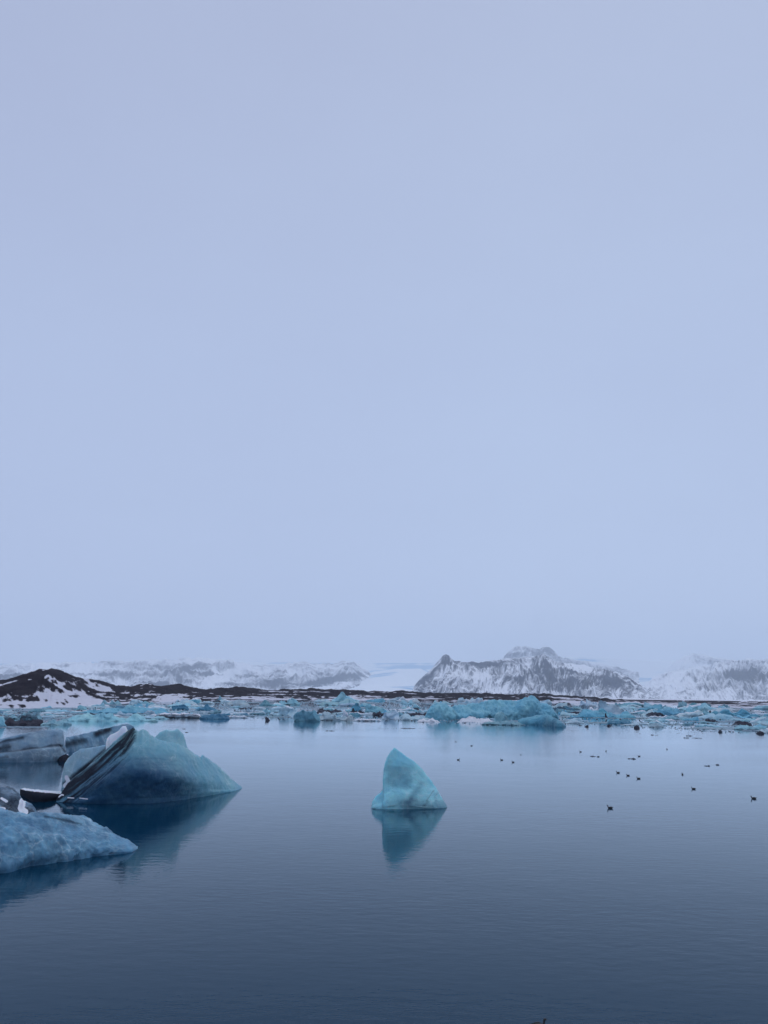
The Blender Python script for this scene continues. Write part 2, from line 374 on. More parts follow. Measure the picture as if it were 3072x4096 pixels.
mountain('mountain', [(640, 690), (665, 672), (680, 660), (688, 655.5), (696, 653), (706, 654), (715, 657), (735, 660), (770, 664), (810, 674)], 690, 8600, 9600, 77, far=(1.6, 1.7), rockbias=-.12, gully=.5, blobs=[(697, 657, 10, 4, .2, .2)], topfade=.25)
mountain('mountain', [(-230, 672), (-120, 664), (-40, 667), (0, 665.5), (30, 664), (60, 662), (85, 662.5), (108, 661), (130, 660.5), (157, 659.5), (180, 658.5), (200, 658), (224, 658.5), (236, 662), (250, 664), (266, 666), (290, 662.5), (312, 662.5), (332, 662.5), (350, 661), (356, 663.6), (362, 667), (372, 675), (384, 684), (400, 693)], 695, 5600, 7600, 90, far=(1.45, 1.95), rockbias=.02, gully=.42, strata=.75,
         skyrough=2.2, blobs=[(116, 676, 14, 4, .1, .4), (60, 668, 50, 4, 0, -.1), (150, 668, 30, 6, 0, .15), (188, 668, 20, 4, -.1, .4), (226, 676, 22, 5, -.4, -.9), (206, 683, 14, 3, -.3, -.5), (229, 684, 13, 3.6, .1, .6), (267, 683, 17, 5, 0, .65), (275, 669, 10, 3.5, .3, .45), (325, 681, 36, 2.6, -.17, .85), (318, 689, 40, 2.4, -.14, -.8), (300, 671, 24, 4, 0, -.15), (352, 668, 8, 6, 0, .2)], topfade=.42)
# outlet glacier between the mountains and the ice cap behind them
def glacier(name, sk, d0, d1, seed, base_z=0):
    sk = np.array(sk, float); n = int((sk[-1, 0] - sk[0, 0]) / 1.6) + 2
    px = np.linspace(sk[0, 0], sk[-1, 0], n); v = np.concatenate([np.linspace(0, 1, 60), [1.05, 1.3]])
    U, V = np.meshgrid(px, v, indexing='ij')
    ys = np.interp(U, sk[:, 0], sk[:, 1]) + .3 * fbm(U * .05, 0, o=3, s=seed)
    dd = d0 + (d1 - d0) * V
    zc = at_dist(U, ys, np.full_like(U, d1))[..., 2]
    P = at_dist(U, horizon(U), dd)
    P[..., 2] = np.where(V <= 1, base_z + (zc - base_z) * (.5 * V + .5 * V ** 1.7), zc * (1 - (V - 1) * .5)) + zc * .028 * fbm(U * .03, V * 9, o=5, s=seed + 2) * np.sin(np.clip(V, 0, 1) * math.pi)
    bd = fbm(U * .018 + V * 1.5, V * 8, o=4, s=seed + 5)
    return struct(mesh_obj(name, P, grid_faces(n, len(v)), GLACIER, attrs={'band': bd}))
glacier('glacier', [(300, 693), (330, 690), (352, 680), (372, 672), (396, 668), (420, 668), (440, 676), (460, 690)], 14500, 37000, 120)
glacier('ice_cap', [(-200, 664), (0, 663.5), (150, 661), (250, 662), (330, 663), (400, 663), (450, 662.5), (570, 657), (640, 661), (700, 660), (768, 662), (980, 665)], 38500, 45000, 130, 150)

# ------------------------------------------------------------------ icebergs seen close
def catmull(C, n):
    C = np.asarray(C, float); m = len(C)
    Q = np.vstack([2 * C[0] - C[1], C, 2 * C[-1] - C[-2]])
    seg = np.r_[0, np.cumsum(np.linalg.norm(np.diff(C, axis=0), axis=1) ** .5)]
    t = np.interp(np.linspace(0, seg[-1], n), seg, np.arange(m)); i = np.minimum(t.astype(int), m - 2); f = (t - i)[:, None]
    p0, p1, p2, p3 = Q[i], Q[i + 1], Q[i + 2], Q[i + 3]
    return .5 * (2 * p1 + (p2 - p0) * f + (2 * p0 - 5 * p1 + 4 * p2 - p3) * f * f + (3 * p1 - p0 - 3 * p2 + p3) * f ** 3)

def loft(name, st, secA, secB=None, wB=None, nu=200, nv=120, seed=1, amp=.22, freq=.55, facet=.25, ffreq=.45, jag=.35, taper=.10, depth=1.0, paint=None, mat=None, parent=None, tint=(.3, .6, .68), origin=None, smoothy=True):
    """st: rows (px, py of the top, py of the front waterline). A section is a list of (depth behind the
    waterline in m, share of the crest height); the row with share 1 is the crest."""
    st = np.array(st, float)
    arc = np.r_[0, np.cumsum(np.hypot(np.diff(st[:, 0]), np.diff(st[:, 1])))]
    a = np.linspace(0, arc[-1], nu)
    px = np.interp(a, arc, st[:, 0]); pt = np.interp(a, arc, st[:, 1]); pb = np.interp(a, arc, st[:, 2])
    ends = np.clip(np.minimum(a, arc[-1] - a) / (arc[-1] * .05), 0, 1)
    pt = np.minimum(pt + jag * fbm(px * .55, pt * .55, o=4, s=seed) * ends, pb - .12)
    def soft(y, m):                # running mean along the berg, ends kept
        k_ = np.hanning(2 * m + 3)[1:-1]; k_ /= k_.sum()
        return np.convolve(np.r_[2 * y[0] - y[m:0:-1], y, 2 * y[-1] - y[-2:-m - 2:-1]], k_, 'valid')
    ms = max(2, nu // 22); pb = np.maximum(soft(pb, ms // 2 + 1), pt + .1)
    u = (px - px.min()) / (px.max() - px.min())
    tp = np.clip(np.minimum(u, 1 - u) / taper, .03, 1) ** .6 * depth
    SA = catmull(secA, nv); SB = SA if secB is None else catmull(secB, nv)
    w = np.zeros(nu) if wB is None else np.interp(px, *np.array(wB, float).T)
    S = SA[None] * (1 - w)[:, None, None] + SB[None] * w[:, None, None]
    dep, zf = S[..., 0] * tp[:, None], S[..., 1]
    ci = int(np.argmax([c[1] for c in secA])); cd = secA[ci][0]
    cdep = tp * (cd if secB is None else cd * (1 - w) + secB[int(np.argmax([c[1] for c in secB]))][0] * w)
    B = water_hit(px, pb); r0 = np.hypot(B[:, 0], B[:, 1])
    T = at_dist(px, pt, r0 + cdep); zc = np.maximum(T[:, 2], .04)
    db = B[:, :2] / r0[:, None]; dt = T[:, :2] / np.hypot(T[:, 0], T[:, 1])[:, None]
    zz = np.clip(zf, 0, 1)[..., None]
    dirs = db[:, None] * (1 - zz) + dt[:, None] * zz
    P = np.zeros((nu, nv, 3)); P[..., :2] = dirs * (r0[:, None] + dep)[..., None]
    zs = np.maximum(soft(zc, ms), .03); wz = np.clip(zf, 0, 1) ** 5
    P[..., 2] = np.where(zf >= 0, zf * (zs[:, None] * (1 - wz) + zc[:, None] * wz), zf * 3)
    du = np.gradient(P, axis=0); dv = np.gradient(P, axis=1)
    Nn = np.cross(du, dv); Nn /= np.maximum(1e-6, np.linalg.norm(Nn, axis=-1))[..., None]
    q = P * freq
    dsp = amp * fbm(q[..., 0], q[..., 1], q[..., 2], o=6, s=seed + 3, g=.52)
    if facet:
        f1, f2 = worley(P * ffreq + .35 * np.stack([fbm(P[..., 0] * .4, P[..., 1] * .4, P[..., 2] * .4, o=2, s=seed + k) for k in (50, 60, 70)], -1), seed)
        g1, g2 = worley(P * ffreq * 2.7 + .4 * np.stack([fbm(P[..., 0] * .9, P[..., 1] * .9, P[..., 2] * .9, o=2, s=seed + k) for k in (150, 160, 170)], -1), seed + 5)
        dsp = dsp + facet * (f1 - .55) + facet * .42 * (g1 - .55)
    envl = np.clip(zc / 1.2, .08, 1)[:, None] * np.clip(ends, .15, 1)[:, None] * (1 - .6 * np.exp(-((zf - 1) / .06) ** 2))
    P = P + Nn * (dsp * envl)[..., None]
    qx, qy = project(P)
    attrs = {'ash': np.zeros((nu, nv)), 'clear': np.zeros((nu, nv)), 'snow': np.zeros((nu, nv))}
    if paint: paint(attrs, qx, qy, P, zf, seed)
    faces = grid_faces(nu, nv)
    faces.append(list(range(nv))); faces.append(list(range(nu * nv - 1, (nu - 1) * nv - 1, -1)))
    if origin is None:
        origin = np.array([P[..., 0].mean(), P[..., 1].mean(), 0])
    if parent is not None: origin = np.zeros(3); P = P - np.array(parent.location)
    o = mesh_obj(name, P, faces, mat or ICE, attrs=attrs, origin=origin, parent=parent)
    o.color = (*tint, 1)
    return o

def pline(qx, qy, pts, width):     # 1 on a polyline drawn across the ice, fading over width
    d = np.full(qx.shape, 1e9); pts = np.array(pts, float)
    for (x0, y0), (x1, y1) in zip(pts[:-1], pts[1:]):
        L2 = (x1 - x0) ** 2 + (y1 - y0) ** 2
        t = np.clip(((qx - x0) * (x1 - x0) + (qy - y0) * (y1 - y0)) / L2, 0, 1)
        d = np.minimum(d, np.hypot(qx - x0 - t * (x1 - x0), qy - y0 - t * (y1 - y0)))
    return np.exp(-(d / width) ** 2)
Z5 = lambda pts: [(x * .1507, 712.5 + y * .1507) for x, y in pts]
Z5s = lambda pts: [(x * .1507, 712.5 + t * .1507, 712.5 + w * .1507) for x, t, w in pts]
ZB = lambda pts: [(x * .0753, 720 + y * .0753) for x, y in pts]
ZBs = lambda pts: [(x * .0753, 720 + t * .0753, 720 + w * .0753) for x, t, w in pts]
Z6s = lambda pts: [(350 + x * .0753, 725 + t * .0753, 725 + w * .0753) for x, t, w in pts]

# --- the wave-shaped berg with ash bands
def paintA(at, qx, qy, P, zf, s):
    n = fbm(P[..., 0] * .8, P[..., 1] * .8, P[..., 2] * .8, o=4, s=s)
    wx = qx + 1.2 * n; wy = qy + 1.2 * n
    curve = np.interp(qx, *np.array(Z5([(395, 540), (520, 450), (640, 355), (745, 262), (830, 185), (890, 95)])).T)
    c = (qy - curve) * .74 + .5 * n                      # distance below the main ash band
    al = (qx - qy) * .7
    stk = fbm(c * .55, al * .035, o=4, s=s + 2)          # streaks running with the band
    fine = fbm(c * 1.4, al * .05, o=3, s=s + 4)
    inb = sstep(139, 131, qx)
    a = inb * (.85 * np.exp(-((c - .6) / np.interp(qx, [60, 100, 134], [3.2, 4.0, 4.6])) ** 2) * (1.0 + .45 * stk) + sstep(12, 2, c) * sstep(-7, -2, c) * np.clip(.25 + .75 * stk + .35 * fine, 0, .8))
    a += .5 * sstep(26, 6, c) * sstep(0, 5, c) * sstep(150, 110, qx) * np.clip(.3 + stk + .5 * fine, 0, 1)
    a += .30 * inb * sstep(22, 5, c) * sstep(-9, -3, c) * (1 + .5 * stk + .4 * fine)
    at['ash'] = np.clip(a, 0, 1.05)
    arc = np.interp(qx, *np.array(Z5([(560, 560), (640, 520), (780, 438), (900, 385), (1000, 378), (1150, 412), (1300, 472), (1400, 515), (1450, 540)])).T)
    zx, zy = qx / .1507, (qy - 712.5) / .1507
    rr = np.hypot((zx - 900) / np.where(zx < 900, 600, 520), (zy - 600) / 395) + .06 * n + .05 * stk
    shade_core = sstep(1.08, .42, rr)  # shade of the hollow front, painted as a soft dark gradient
    left = sstep(1000, 700, zx) * sstep(3, 9, (qy - curve) * .74) * .80 * (.85 + .4 * stk)  # shaded left face, painted with the same dark blue
    foot = sstep(560, 606, zy + 8 * n) * sstep(1480, 1250, zx) * .9  # base darkened along the waterline, carrying on the painted shade
    at['clear'] = np.clip(np.maximum(np.maximum(shade_core, left), foot) + .10 * sstep(200, 330, zy) * sstep(1500, 1200, zx) + .06 * n, 0, 1)
    sn = 1.2 * pline(qx, qy, Z5([(390, 560), (410, 545), (420, 548)]), .7) + 1.0 * pline(qx, qy, Z5([(450, 565), (490, 568)]), .6) + pline(qx, qy, Z5([(530, 568), (580, 574)]), .6)
    at['snow'] = sn
A = empty('iceberg', (*water_hit(150, 800)[:2], 0))
tag(A, 'large wave-shaped blue iceberg with black ash bands rising to its peak', 'iceberg')
secA = [(1.5, -.6), (0, 0), (.5, .15), (.9, .3), (1.4, .5), (2.6, .75), (4.4, 1), (6.2, .72), (8.2, .3), (9.5, 0), (9.5, -.6)]
secAo = [(.6, -.6), (0, 0), (-.3, .12), (-.9, .28), (-1.35, .42), (-1.0, .55), (.8, .78), (3.4, 1), (5.6, .75), (8.0, .35), (9.5, 0), (9.5, -.6)]
stA = Z5s([(372, 578, 592), (400, 545, 597), (450, 470, 601), (500, 425, 604), (560, 378, 605), (640, 300, 606), (700, 248, 606), (760, 190, 606), (820, 142, 606), (862, 112, 606), (885, 103, 606), (905, 116, 606), (922, 120, 606), (950, 107, 606), (985, 128, 604), (1000, 148, 603), (1040, 176, 600), (1100, 190, 594),
           (1180, 205, 584), (1250, 245, 574), (1300, 280, 566), (1330, 291, 561), (1345, 280, 558), (1380, 302, 552), (1450, 358, 541), (1500, 408, 533), (1560, 460, 521), (1606, 494, 502)])
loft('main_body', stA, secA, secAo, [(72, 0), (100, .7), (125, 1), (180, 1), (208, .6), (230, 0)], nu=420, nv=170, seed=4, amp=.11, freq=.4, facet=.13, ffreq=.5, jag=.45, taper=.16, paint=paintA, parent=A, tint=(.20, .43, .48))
def paintLobe(at, qx, qy, P, zf, s):
    at['snow'] = 1.3 * pline(qx, qy, Z5([(440, 430), (455, 460), (430, 485)]), 2.0)
    n = fbm(qx * .25 + qy * .25, (qx - qy) * .03, o=4, s=s); at['ash'] = (.75 + .5 * n) * pline(qx, qy, Z5([(720, 225), (610, 330), (500, 410), (430, 470)]), 2.6)
loft('side_lobe', Z5s([(410, 455, 498), (418, 385, 500), (432, 335, 502), (450, 302, 504), (490, 268, 508), (530, 246, 512), (600, 233, 520), (650, 224, 530), (700, 214, 540), (760, 215, 548), (850, 260, 552), (900, 330, 552)]),
     [(.4, -.6), (0, 0), (.3, .3), (.9, .65), (2.0, 1), (3.6, .6), (4.6, 0), (4.6, -.6)], nu=150, nv=70, seed=14, amp=.12, facet=.14, jag=.3, paint=paintLobe, parent=A, tint=(.29, .47, .53))
loft('rear_lobe', Z5s([(980, 200, 560), (1030, 160, 560), (1060, 130, 560), (1100, 114, 560), (1140, 118, 560), (1180, 111, 558), (1215, 140, 556), (1232, 190, 555), (1248, 238, 553), (1262, 270, 550), (1300, 300, 545), (1340, 350, 540)]),
     [(.4, -.6), (0, 0), (.6, .3), (1.6, .7), (2.6, 1), (4.0, .6), (5.4, 0), (5.4, -.6)], nu=150, nv=70, seed=19, amp=.14, facet=.18, jag=.45, parent=A, tint=(.34, .58, .61))
def snow_all(at, *_): at['snow'] = at['snow'] + 1
loft('snow_knob', Z5s([(703, 205, 552), (712, 172, 552), (730, 152, 552), (755, 140, 552), (785, 125, 552), (812, 92, 552), (835, 90, 552), (850, 130, 552), (870, 190, 552)]),
     [(.4, -.6), (0, 0), (.4, .4), (.9, .75), (1.7, 1), (2.8, .6), (3.6, 0), (3.6, -.6)], nu=70, nv=50, seed=23, amp=.06, facet=0, jag=.12, paint=snow_all, parent=A, tint=(.7, .75, .8))

# --- mottled berg reaching in from the left, in front
def paintD(at, qx, qy, P, zf, s):
    n = fbm(P[..., 0] * .9, P[..., 1] * .9, P[..., 2] * .9, o=5, s=s)
    m = fbm(qx * .16, qy * .14, o=5, s=s + 8)
    at['clear'] = np.clip(.30 + .20 * n + .22 * m + .2 * sstep(.35, 0, zf), 0, .8)
    at['ash'] = .22 * sstep(.70, .95, zf) * sstep(0, 1.0, n + .5) + .45 * pline(qx, qy, Z5([(300, 690), (420, 712), (540, 740)]), 1.3)
loft_D = loft('iceberg', Z5s([(-520, 560, 1150), (-250, 600, 1108), (-100, 622, 1083), (0, 641, 1064), (100, 664, 1046), (230, 660, 1022), (300, 667, 1010), (400, 671, 997), (500, 681, 979), (540, 696, 972), (580, 722, 965), (640, 757, 957), (690, 763, 951), (705, 757, 950), (720, 772, 948), (750, 800, 945), (800, 828, 940), (850, 850, 933), (890, 873, 920), (914, 895, 903)]),
     [(.6, -.6), (0, 0), (-.05, .25), (.35, .5), (1.0, .66), (2.2, .80), (3.8, .92), (5.4, 1), (7.4, .8), (9.5, .3), (10.5, 0), (10.5, -.6)], nu=420, nv=190, seed=31, amp=.26, freq=.6, facet=.42, ffreq=.5, jag=.4, taper=.22, paint=paintD, tint=(.17, .37, .49))
tag(loft_D, 'low mottled blue iceberg with crumbled skin, tapering to a point in the foreground', 'iceberg')
def paintD2(at, qx, qy, P, zf, s):
    n = fbm(P[..., 0] * .7, P[..., 1] * .7, P[..., 2] * .7, o=5, s=s)
    at['ash'] = .36 + .5 * n
    at['snow'] = 1.4 * pline(qx, qy, Z5([(150, 590), (140, 640), (165, 660)]), 3.2) + 1.2 * pline(qx, qy, Z5([(10, 570), (45, 590)]), 1.3) + 1.2 * pline(qx, qy, Z5([(-20, 630), (30, 638)]), 1.3)
tag(loft('iceberg', Z5s([(-420, 560, 760), (-200, 505, 760), (-60, 482, 758), (0, 481, 756), (40, 487, 750), (60, 492, 748), (100, 508, 742), (130, 530, 738), (146, 560, 734), (160, 580, 730), (190, 592, 726), (212, 602, 722), (230, 630, 715), (250, 668, 706)]),
     [(.4, -.6), (0, 0), (.6, .3), (1.6, .55), (3.0, .8), (4.4, 1), (6, .7), (8, .2), (8.6, 0), (8.6, -.6)], nu=180, nv=90, seed=37, amp=.22, facet=.32, jag=.35, taper=.2, paint=paintD2, tint=(.20, .30, .38)),
    'grey ash-stained ice hump with white snow patches behind the mottled low iceberg', 'iceberg')

# --- layered slabs behind, dark floe between
def paintB(at, qx, qy, P, zf, s):
    n = fbm(P[..., 0] * .5, P[..., 1] * .5, P[..., 2] * .9, o=5, s=s)
    w = qy + .8 * n
    a = .55 * pline(qx, w, ZB([(-300, 330), (0, 300), (220, 255), (300, 240)]), 1.5) + .5 * pline(qx, w, ZB([(-300, 450), (0, 425), (300, 400), (600, 352), (830, 332)]), 1.2)
    a += .6 * pline(qx, w, ZB([(-300, 410), (0, 380), (120, 360)]), 2.4) + .5 * pline(qx, w, ZB([(-200, 500), (100, 480)]), 2.2) + .5 * pline(qx, w, ZB([(800, 330), (860, 420)]), 1.2)
    at['ash'] = a + .12 + .18 * n
    at['clear'] = .25 + .2 * n
tag(loft('iceberg', ZBs([(-600, 300, 590), (-300, 280, 575), (0, 250, 566), (150, 214, 563), (250, 196, 562), (400, 162, 560), (550, 138, 556), (700, 128, 548), (815, 124, 535), (838, 142, 530), (852, 230, 528), (862, 330, 524), (890, 420, 505)]),
     [(.6, -.6), (0, 0), (-.2, .2), (.1, .40), (1.0, .44), (1.4, .6), (2.4, .85), (4.2, 1), (7, .8), (10, .3), (11, 0), (11, -.6)], nu=260, nv=110, seed=41, amp=.14, freq=.4, facet=.18, jag=.2, taper=.08, paint=paintB, tint=(.25, .37, .44)),
    'broad grey-blue slab of layered ice with thin brown bands, broken off square', 'iceberg')
def paintC(at, qx, qy, P, zf, s):
    n = fbm(P[..., 0] * .5, P[..., 1] * .5, P[..., 2] * .9, o=5, s=s)
    at['ash'] = 1.0 * pline(qx, qy + n, ZB([(1280, 190), (1440, 130)]), 3.2) + .75 * pline(qx, qy + n, ZB([(880, 330), (1000, 300), (1120, 270)]), 4.0) + .15 * n
    at['clear'] = .35 + .25 * n
tag(loft('iceberg', ZBs([(866, 300, 440), (880, 228, 436), (1000, 206, 420), (1100, 184, 405), (1200, 160, 392), (1300, 134, 380), (1400, 111, 368), (1500, 88, 356), (1600, 64, 345), (1700, 50, 335), (1780, 90, 325)]),
     [(.5, -.6), (0, 0), (.2, .3), (.7, .6), (1.6, .85), (3.0, 1), (4.4, .6), (5.2, 0), (5.2, -.6)], nu=180, nv=70, seed=43, amp=.14, facet=.2, jag=.3, taper=.08, paint=paintC, tint=(.20, .36, .45)),
    'long slanting dark blue ice slab with an ash stain, behind the wave-shaped iceberg', 'iceberg')
def paintE(at, qx, qy, P, zf, s):
    up_ = sstep(.5, 1.6, (P[..., 1] - P[..., 1].min(axis=1, keepdims=True)))
    at['snow'] = 1.2 * up_; at['ash'] = 1.6 * (1 - up_)
tag(loft('ice_floe', ZBs([(265, 925, 985), (300, 930, 1010), (370, 945, 1050), (430, 952, 1086), (520, 962, 1090), (620, 972, 1086), (700, 978, 1075), (760, 985, 1055), (800, 985, 1030), (850, 985, 1015)]),
     [(.3, -.4), (0, 0), (-.25, .5), (-.1, .9), (.4, 1), (2.2, .98), (4.5, .86), (6.0, .5), (6.4, 0), (6.4, -.4)], nu=120, nv=60, seed=47, amp=.06, facet=.08, jag=.25, taper=.1, paint=paintE, tint=(.2, .28, .34)),
    'low flat floe with a black ash front and white top between the left icebergs', 'ice floe')
def dark_all(at, *_): at['ash'] = at['ash'] + .9  # near-black tone over the whole chunk
tag(loft('ice_chunk', ZBs([(765, 530, 545), (790, 492, 552), (830, 470, 555), (870, 455, 552), (905, 470, 540), (925, 500, 525)]),
     [(.2, -.5), (0, 0), (.2, .6), (.8, 1), (1.6, .5), (1.9, 0), (1.9, -.5)], nu=40, nv=30, seed=49, amp=.08, facet=.1, paint=dark_all, tint=(.1, .12, .15)),
    'small black chunk in the gap beside the square-ended slab', 'ice chunk')
tag(loft('ice_chunk', ZBs([(858, 478, 496), (866, 455, 497), (885, 447, 498), (903, 455, 497), (912, 480, 495)]),
     [(.2, -.5), (0, 0), (.1, .6), (.5, 1), (.9, .5), (1.1, 0), (1.1, -.5)], nu=24, nv=20, seed=51, amp=.04, facet=.05, jag=.1, paint=snow_all, tint=(.6, .7, .75)),
    'tiny white lump of ice in the gap beside the square-ended slab', 'ice chunk')

# --- the shark-fin berg in the middle of the lagoon
def paintF(at, qx, qy, P, zf, s):
    Zx = (qx - 350) / .0753; Zy = (qy - 725) / .0753
    n = fbm(P[..., 0] * .9, P[..., 1] * .9, P[..., 2] * .9, o=5, s=s)
    face = sstep(440, 520, Zx) * sstep(860, 780, Zx + 60 * n) * sstep(525, 560, Zy - (Zx - 600) * .12) * sstep(900, 780, Zy + 60 * n)
    low = sstep(940, 1060, Zy + 60 * n) * sstep(520, 760, Zx + 120 * n)
    pale = sstep(0, 260, (Zx - 560) * .62 - (Zy - 300) * .5 + 150)
    at['clear'] = np.clip(.34 * face + .5 * low + .12 * sstep(900, 1100, Zy) + .35 * pline(Zx, Zy, [(950, 790), (860, 900), (780, 1020)], 45), 0, 1)
    at['ash'] = .34 * pline(Zx, Zy, [(1110, 870), (1060, 940), (1020, 1010)], 18) + .26 * pline(Zx, Zy, [(1180, 890), (1110, 980), (960, 1080)], 16) + .25 * pline(Zx, Zy, [(985, 1075), (1100, 1080)], 22)
    at['snow'] = .30 * sstep(0, .8, n + .2) * sstep(880, 960, Zy) * sstep(700, 560, Zx)
FB = loft('iceberg', Z6s([(280, 1092, 1104), (284, 1080, 1106), (298, 1015, 1110), (340, 950, 1114), (408, 896, 1116), (432, 850, 1117), (438, 780, 1118), (436, 690, 1118), (440, 600, 1118), (457, 518, 1118), (490, 430, 1118), (540, 350, 1118), (575, 305, 1118), (590, 294, 1118), (612, 305, 1118), (650, 340, 1118), (760, 421, 1118), (880, 508, 1117), (960, 588, 1117), (1010, 655, 1116), (1080, 740, 1116), (1150, 840, 1114), (1190, 910, 1110), (1240, 1000, 1105), (1272, 1048, 1098), (1290, 1084, 1094)]),
     [(.2, -.6), (0, 0), (-.02, .07), (.08, .18), (.40, .28), (.80, .36), (1.15, .5), (1.6, .75), (2.2, 1), (3.0, .7), (4.2, .3), (4.8, 0), (4.8, -.6)],
     [(.6, -.6), (0, 0), (.0, .08), (.2, .2), (.45, .34), (.8, .5), (1.1, .62), (1.6, .8), (2.2, 1), (3.0, .7), (4.2, .3), (4.8, 0), (4.8, -.6)], [(370, 0), (400, .1), (425, 1), (450, 1)],
     nu=360, nv=200, seed=61, amp=.06, freq=.7, facet=.26, ffreq=.30, jag=.22, taper=.22, paint=paintF, tint=(.34, .70, .73))
tag(FB, 'small turquoise iceberg shaped like a shark fin, alone in the open water', 'iceberg')

# ------------------------------------------------------------------ pack ice along the far shore
TINT = {'blue': (.16, .46, .58), 'deep': (.07, .24, .34), 'cyan': (.33, .60, .65), 'pale': (.46, .63, .67), 'teal': (.19, .40, .45), 'grey': (.24, .32, .36), 'ash': (.10, .12, .14), 'white': (.55, .68, .74), 'slush': (.17, .28, .33), 'thin': (.13, .24, .29), 'milk': (.24, .35, .40)}
def shape_profile(kind, u, rng, s):
    e = np.clip(1 - np.abs(u) ** 5, 0, 1)
    j = fbm(u * 3.1 + s * 7.3, 0, o=4, s=s)
    if kind == 'peak': a = rng.uniform(-.25, .25); h = np.clip(1 - np.abs(u - a) / (1.05 - a * np.sign(u)), 0, 1) ** 1.25 + .08 * j
    elif kind == 'wedge': h = np.clip((1 - u) / 2, 0, 1) ** .8 * np.clip((u + 1) / .18, 0, 1) + .08 * j
    elif kind == 'wedger': h = np.clip((1 + u) / 2, 0, 1) ** .8 * np.clip((1 - u) / .18, 0, 1) + .08 * j
    elif kind == 'dome': h = np.sqrt(np.clip(1 - u ** 2, 0, 1)) + .10 * j
    elif kind == 'twin': h = np.maximum(np.exp(-((u + .45) / .33) ** 2), .9 * np.exp(-((u - .5) / .3) ** 2)) + .35 * e + .05 * j; h /= 1.25
    elif kind == 'low': h = e * (.75 + .28 * j)
    else: h = e * (.62 + .42 * j)
    return np.clip(h, .02, 1.15) * np.clip((1 - np.abs(u)) / .05, .1, 1)
seedc = [200]
def pack(px0, px1, base, top, tint='pale', kind='long', ash=0.0, snow=0.0, clear=0.0, name='iceberg', label=None, cat='iceberg', group=None, n=(46, 22), depth=None, zero=None):
    seedc[0] += 1; s = seedc[0]; rng = random.Random(s)
    nu, nv = n
    u = np.linspace(-1, 1, nu); pxm = (px0 + px1) / 2
    base = max(base, float(horizon(pxm)) + 2.6)
    C = water_hit(np.array(pxm), np.array(base)); r = math.hypot(C[0], C[1])
    W = (px1 - px0) / 2 / F * r
    H = max(.15, float(at_dist(pxm, top, r)[2]))
    Dp = depth if depth else max(1.2, min(W * rng.uniform(.7, 1.1), 14))
    hp = shape_profile(kind, u, rng, s); hp = hp / hp.max() * H
    lean = rng.uniform(.25, .7)
    t = np.linspace(0, 1, nv)
    sec = catmull([(0, -.5), (0, 0), (rng.uniform(-.08, .10), rng.uniform(.25, .4)), (lean * rng.uniform(.3, .8), rng.uniform(.62, .85)), (lean, 1), (rng.uniform(.75, .9), rng.uniform(.4, .75)), (1, 0), (1, -.5)], nv)
    tp = np.clip((1 - np.abs(u)) / .35, .05, 1) ** .6
    shift = fbm(u * 1.6 + s, 0, o=2, s=s + 1) * .22 * Dp
    X = np.repeat((u * W)[:, None], nv, 1); Y = (sec[None, :, 0] - .0) * Dp * tp[:, None] + shift[:, None]
    Zf = np.where(sec[None, :, 1] >= 0, sec[None, :, 1] * hp[:, None], sec[None, :, 1] * 1.6)
    P = np.stack([X, Y, Zf], -1)
    sc = max(.6, H)
    q = P / sc + s * 3.7
    P = P + np.stack([fbm(q[..., 0] * 1.3, q[..., 1] * 1.3, q[..., 2] * 1.3, o=4, s=s + k) for k in (0, 100, 200)], -1) * .22 * sc * np.array([1, 1, .8])
    f1, _ = worley(q * .9, s); P[..., 1] += (f1 - .5) * .3 * sc
    nn = fbm(q[..., 0] * .8, q[..., 1] * .8, q[..., 2] * 1.1, o=4, s=s + 9)
    at = {'ash': ash + (.5 * nn if ash > 0 else np.minimum(.30, .5 * nn - .16)), 'snow': snow * sstep(.55, .95, P[..., 2] / np.maximum(.05, hp[:, None])) * (1 + .6 * nn) if snow else np.zeros((nu, nv)), 'clear': np.clip(clear + .25 * nn - .05, 0, 1)}
    if snow < 0: at['snow'] = np.ones((nu, nv)) * -snow + .5 * nn
    th = math.atan2(-C[0], C[1])
    faces = grid_faces(nu, nv); faces += [list(range(nv)), list(range(nu * nv - 1, (nu - 1) * nv - 1, -1))]
    o = mesh_obj(name, P, faces, ICE_FAR, attrs=at)
    o.location = (C[0], C[1], 0); o.rotation_euler.z = th
    tv = np.array(TINT[tint]) * np.array([rng.uniform(.88, 1.14)] * 3) * np.array([rng.uniform(.92, 1.1), 1, rng.uniform(.97, 1.04)])
    o.color = (*tv, 1)
    tag(o, label, cat, group)
    return o
PI_ = 'pack ice along the far shore'
# the large turquoise berg of the pack, drawn from its outline
BIG = [(425, 716, 720), (428, 710, 720), (431, 706.5, 720), (436, 703.2, 720), (441, 702.6, 720), (446, 703, 720), (449, 705, 720), (453, 706, 720), (458, 704.5, 719.6), (466, 704, 719.6), (476, 703, 719.4), (486, 701.5, 719), (494, 700.6, 719), (503, 700.4, 719), (515, 700, 719), (520, 699.4, 719), (523, 697.8, 719), (528, 697, 719), (531, 695.8, 719), (533, 696.6, 719), (536, 698.4, 719), (538, 702, 719), (540, 704.2, 719), (546, 704, 719), (551, 706, 719), (555, 711, 719), (559, 717.6, 719.4)]
def paintBig(at, qx, qy, P, zf, s):
    n = fbm(P[..., 0] * .07, P[..., 1] * .07, P[..., 2] * .2, o=4, s=s)
    at['clear'] = np.clip(.22 * n + .30 * np.exp(-((qx - 437) / 7) ** 2 - ((qy - 714) / 4) ** 2) + .35 * np.exp(-((qx - 534) / 9) ** 2 - ((qy - 714) / 4) ** 2) + .2 * np.exp(-((qx - 502) / 10) ** 2 - ((qy - 714) / 3) ** 2), 0, .6)
